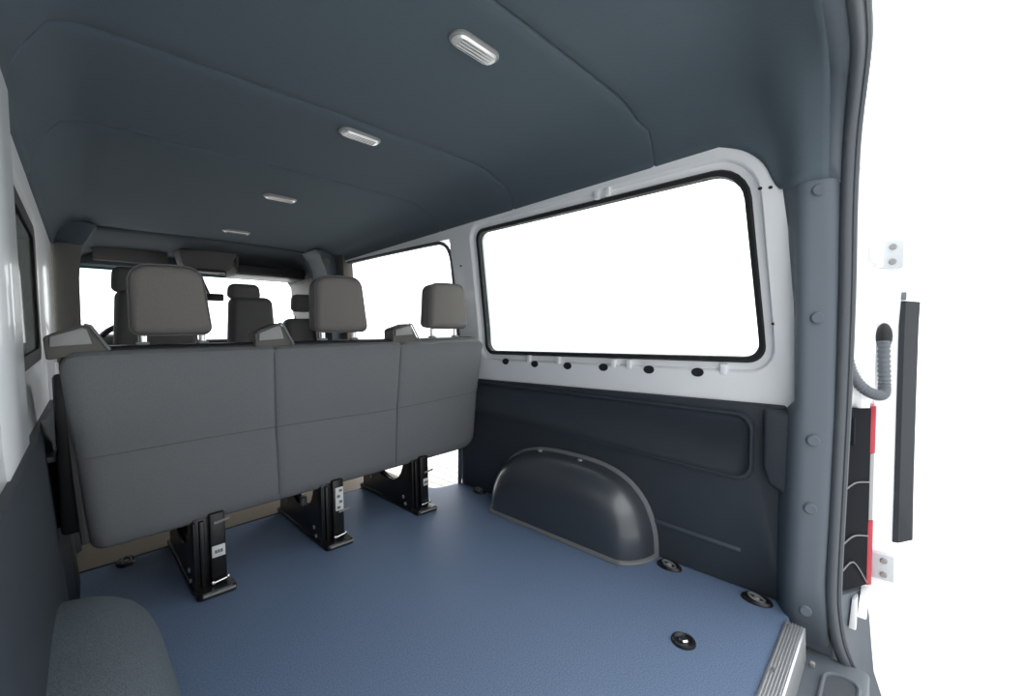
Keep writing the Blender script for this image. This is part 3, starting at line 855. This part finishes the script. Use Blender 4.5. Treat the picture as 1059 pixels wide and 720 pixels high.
# legs: side plate with a big arch cut-out, front post, base rail with foot
def leg(x, label_variant):
    bm = nb()
    # plate outline with the arch taken out of its top edge
    out = [(1.93, -.99), (1.93, -.72), (2.00, -.72)]
    for i in range(13):
        a = math.pi*i/12; out.append((2.19-.17*math.cos(a), -.74-.135*math.sin(a)))
    out += [(2.40, -.72), (2.47, -.78), (2.49, -.99)]
    prism(bm, out, YZ, x-.045, x-.028, .004)
    prism(bm, out, YZ, x-.066, x-.056, .004)
    box(bm, x-.062, x-.028, 2.02, 2.42, -.935, -.905, .004)
    box(bm, x-.062, x-.004, 1.945, 2.02, -.985, -.71, .004)
    L = OBJ('leg', bm, BLACKM, bench)
    bm = nb(); box(bm, x-.014, x+.038, 1.925, 1.965, -.985, -.70, .006)
    OBJ('post', bm, BLACKM, L)
    bm = nb()
    box(bm, x-.072, x+.046, 1.935, 2.52, -.999, -.975, .006)
    rr = rquad([(x-.068, 1.94), (x-.068, 1.878), (x+.060, 1.868), (x+.060, 1.94)], [.004, .02, .02, .004], 5, 2)
    loft(bm, [[Vector((p[0], p[1], z)) for p in rr] for z in (-.999, -.986)]+[[Vector((lerp(p[0], x-.014, .10), lerp(p[1], 1.91, .12), -.976)) for p in rr]], True, True, True)
    OBJ('foot', bm, BLACKM, L)
    bm = nb(); tube(bm, [(x-.050, 1.876, -.985), (x+.01, 1.870, -.984), (x+.052, 1.868, -.984)], .005, 6)
    OBJ('foot_edge', bm, GREYPL, L, label='worn pale front edge of the foot')
    if label_variant == 1:
        rect = (x-.010, x+.034, -.870, -.825)
    elif label_variant == 2:
        rect = (x-.004, x+.034, -.845, -.735)
    else:
        rect = (x+.002, x+.034, -.865, -.825)
    bm = nb(); box(bm, rect[0], rect[1], 1.920, 1.926, rect[2], rect[3], .002)
    OBJ('sticker', bm, STICK, L, label='white sticker on the leg post')
    bm = nb()
    zc_ = (rect[2]+rect[3])/2; xc_ = (rect[0]+rect[1])/2
    if label_variant == 2:
        for k in range(4):
            zz = lerp(rect[2]+.015, rect[3]-.015, k/3)
            box(bm, xc_-.002 if k % 2 else xc_-.012, xc_+.012 if k % 2 else xc_+.002, 1.9185, 1.9205, zz-.006, zz+.006)
    else:
        for dx in (-.009, 0, .009): box(bm, xc_+dx-.0035, xc_+dx+.0035, 1.9185, 1.9205, zc_-.006, zc_+.006)
    OBJ('sticker_print', bm, STICKG, L)
    for yy, zz in [(2.02, -.93), (2.00, -.965), (2.38, -.90)]:
        bm = nb(); cyl(bm, (x-.064, yy, zz), (-1, 0, 0), .010, .008, 12, .002)
        OBJ('bolt', bm, GREYPL, L)
    bm = nb(); cyl(bm, (x-.012, 1.915, -.965), (1, 0, .12), .005, .05, 8)
    ellipsoid(bm, (x-.012, 1.915, -.965), .008, .006, .010, 5); ellipsoid(bm, (x+.038, 1.915, -.959), .008, .006, .010, 5)
    OBJ('pin', bm, CHROME, L)
    bm = nb(); tube(bm, [(x+.0, 1.92, -.735), (x+.05, 1.92, -.728)] if label_variant == 1 else [(x+.01, 1.92, -.852 if label_variant == 2 else -.79), (x+.062, 1.92, -.846 if label_variant == 2 else -.785)], .005, 6)
    OBJ('catch', bm, GREYPL, L)
    return L
leg(.362, 1); leg(.838, 2); leg(1.325, 3)
bm = nb(); box(bm, .775, .80, 2.17, 2.20, -.90, -.83, .004)
OBJ('latch', bm, GREYPL, bench, label='bare metal latch behind the middle leg')

# front seats
def front_seat(x0, x1, y, hx0, hx1, zs, zh, lab, m=FABRICD):
    s = thing('front_seat', lab, 'seat', ((x0+x1)/2, y, -1.0), 'front seats of the cab')
    bm = nb(); cushion_block(bm, x0, x1, y, y+.15, -.55, zs, .055, taper=.045, n=6)
    OBJ('backrest', bm, m, s, sharp=60)
    bm = nb(); cushion_block(bm, x0, x1, y+.12, y+.48, -.55, -.40, .05)
    OBJ('seat', bm, m, s, sharp=60)
    bm = nb(); box(bm, x0+.05, x1-.05, y+.10, y+.44, -.99, -.56, .02)
    OBJ('seat_base', bm, BLACKP, s)
    xm = (hx0+hx1)/2
    bm = nb(); cushion_block(bm, hx0, hx1, y+.01, y+.13, zs-(.02 if zh-zs < .2 else -.06), zh, .042, taper=.012, n=6)
    h = OBJ('headrest', bm, m, s, sharp=60)
    for px in (xm-.07, xm+.07):
        bm = nb(); tube(bm, [(px, y+.075, zs-.03), (px, y+.075, zs+.03)], .010, 8)
        OBJ('post', bm, CHROME, h)
front_seat(.19, .70, 3.78, .215, .52, .30, .452, 'driver seat behind the first headrest of the bench')
front_seat(.84, 1.225, 3.78, .872, 1.10, .285, .388, 'middle passenger seat standing in front of the windscreen')
front_seat(1.26, 1.60, 3.86, 1.365, 1.56, .12, .335, 'outer passenger seat half hidden behind the second bench headrest')

# ------------------------------------------------------------------ FLOOR FITTINGS
def lash(x, y, lab, ang=0.0, k=1.0):
    r = thing('tie_down_ring', lab, 'tie-down ring', (x, y, -1.0), 'black oval tie-down points in the floor')
    n = 28
    def ring(f, z): return [Vector((x+.033*f*k*math.cos(2*math.pi*i/n), y+.050*f*k*math.sin(2*math.pi*i/n), z)) for i in range(n)]
    bm = nb(); loft(bm, [ring(1.05, -1.0), ring(1.0, -.992), ring(.88, -.988), ring(.78, -.990), ring(.68, -.998)], True, False, True)
    OBJ('cup', bm, BLACKP, r)
    bm = nb(); tube(bm, [Vector((x+.016*k*math.cos(2*math.pi*i/20), y+.026*k*math.sin(2*math.pi*i/20), -.990+.006*math.sin(2*math.pi*i/20))) for i in range(20)], .0045, 8, True)
    OBJ('ring', bm, GREYP, r)
    bm = nb(); cyl(bm, (x, y, -.998), (0, 0, 1), .010, .010, 12, .002)
    OBJ('bolt', bm, GREYPL, r)
lash(1.690, .687, 'black oval tie-down ring on the floor just behind the right wheel arch')
lash(1.688, .362, 'black oval tie-down ring on the floor beside the foot of the rear pillar')
lash(1.715, 1.889, 'black oval tie-down ring on the floor in front of the right wheel arch')
lash(.142, 2.455, 'black oval tie-down ring on the floor under the left end of the bench')
sb = thing('floor_socket', 'round black floor socket with a chrome bolt near the sill strip', 'floor socket', (1.305, .483, -1.0))
bm = nb(); n = 28
ring = lambda rr, z: [Vector((1.305+rr*math.cos(2*math.pi*i/n), .483+rr*1.05*math.sin(2*math.pi*i/n), z)) for i in range(n)]
loft(bm, [ring(.036, -1), ring(.034, -.992), ring(.028, -.990), ring(.022, -.998)], True, False, True)
OBJ('cup', bm, BLACKP, sb)
bm = nb(); cyl(bm, (1.305, .483, -.999), (0, 0, 1), .015, .012, 18, .004)
OBJ('bolt', bm, CHROME, sb)

# ------------------------------------------------------------------ CEILING LIGHTS
def clamp_light(y, lab):
    z = zc(y)+.006
    r = thing('ceiling_light', lab, 'ceiling light', (.875, y, z), 'clear oblong lights along the headliner')
    n = 32
    def ring(fx, fy, dz): 
        pts = rquad([(.875-.088*fx, y+.034*fy), (.875+.088*fx, y+.034*fy), (.875+.088*fx, y-.034*fy), (.875-.088*fx, y-.034*fy)], [.0325*min(fx, fy)]*4, 8, 3)
        return [Vector((p[0], p[1], z+dz)) for p in pts]
    bm = nb(); loft(bm, [ring(1, 1, .006), ring(1, 1, -.006), ring(.93, .84, -.010), ring(.90, .78, -.004)], True)
    OBJ('bezel', bm, GREYPL, r)
    bm = nb(); loft(bm, [ring(.92, .80, .002), ring(.90, .78, -.003)], True, True, True)
    OBJ('reflector', bm, LENSW, r)
    bm = nb()
    for k in range(4):
        yy = y-.018+.012*k
        tube(bm, [(.875-.062, yy, z-.0155), (.875+.062, yy, z-.0155)], .0028, 6)
    OBJ('lens_rib', bm, CHROME, r)
    bm = nb(); loft(bm, [ring(.92, .82, -.010), ring(.85, .70, -.016)], True, True, True)
    OBJ('lens', bm, LENSC, r)
clamp_light(.956, 'clear oblong ceiling light nearest the tailgate')
clamp_light(1.674, 'second clear oblong ceiling light from the tailgate')
clamp_light(2.635, 'third clear oblong ceiling light from the tailgate')
clamp_light(3.54, 'small clear oblong ceiling light nearest the cab')

# ------------------------------------------------------------------ OUTSIDE
bm = nb(); prism(bm, [(2.2, 1.2), (14, 1.2), (14, 14), (2.2, 14)], XY, -1.80, -1.733)
OBJ('ground_paving', bm, PAVER, kind='structure')
bm = nb(); prism(bm, [(-40, -40), (40, -40), (40, 40), (-40, 40)], XY, -1.90, -1.745)
OBJ('ground', bm, CONC, kind='structure')

# ------------------------------------------------------------------ LIGHT
w = bpy.data.worlds.new('World'); scn.world = w; w.use_nodes = True
nt = w.node_tree; bg = nt.nodes['Background']
# bright overcast sky; an added unseen band behind the van is dimmed to darken the jamb
tc = nt.nodes.new('ShaderNodeTexCoord'); sep = nt.nodes.new('ShaderNodeSeparateXYZ'); nt.links.new(tc.outputs['Generated'], sep.inputs[0])
def mrange(sock, a, b, c, d):
    n = nt.nodes.new('ShaderNodeMapRange'); n.interpolation_type = 'SMOOTHSTEP'
    for k, v in zip(('From Min', 'From Max', 'To Min', 'To Max'), (a, b, c, d)): n.inputs[k].default_value = v
    nt.links.new(sock, n.inputs['Value']); return n.outputs[0]
dp = nt.nodes.new('ShaderNodeVectorMath'); dp.operation = 'DOT_PRODUCT'; dp.inputs[1].default_value = (-.35, -.94, 0)
nt.links.new(tc.outputs['Generated'], dp.inputs[0])
back_ = mrange(dp.outputs['Value'], .0, .25, 0, 1)
low_ = mrange(sep.outputs["Z"], .25, .55, 1, 0)
mu = nt.nodes.new('ShaderNodeMath'); mu.operation = 'MULTIPLY'; nt.links.new(back_, mu.inputs[0]); nt.links.new(low_, mu.inputs[1])
st_ = mrange(mu.outputs[0], 0, 1, SKY, BAND)
nt.links.new(st_, bg.inputs['Strength'])
bg.inputs['Color'].default_value = (.97, .985, 1, 1)

sun = bpy.data.lights.new('sun', 'SUN'); sun.energy = 2.0; sun.angle = math.radians(1.5); sun.color = (1, .97, .92)
so_ = bpy.data.objects.new('sun', sun); COL.objects.link(so_)
so_.rotation_euler = Vector((.66, -.20, -.72)).to_track_quat('-Z', 'Y').to_euler(); so_.location = (-6, 3, 9)

# ------------------------------------------------------------------ CAMERA
f_px = 430.0
cam = bpy.data.cameras.new('camera'); cam.sensor_width = 36; cam.lens = 36*f_px/1059; cam.clip_start = .01
co = bpy.data.objects.new('camera', cam); COL.objects.link(co)
yaw, pitch, roll = math.radians(47), math.radians(-2.5), math.radians(-.6)
fw = Vector((math.sin(yaw)*math.cos(pitch), math.cos(yaw)*math.cos(pitch), math.sin(pitch)))
rt = Vector((math.cos(yaw), -math.sin(yaw), 0)); up = rt.cross(fw)
r2 = rt*math.cos(roll)+up*math.sin(roll); u2 = r2.cross(fw)
m = Matrix((r2, u2, -fw)).transposed().to_4x4(); m.translation = M3((0, 0, 0))
co.matrix_world = m
scn.camera = co
scn.view_settings.view_transform = 'Standard'; scn.view_settings.look = 'None'
scn.view_settings.gamma = 1; scn.view_settings.use_curve_mapping = False; scn.view_settings.exposure = 0.42
scn.cycles.caustics_reflective = False; scn.cycles.max_bounces = 10; scn.cycles.diffuse_bounces = 6; scn.cycles.transparent_max_bounces = 12
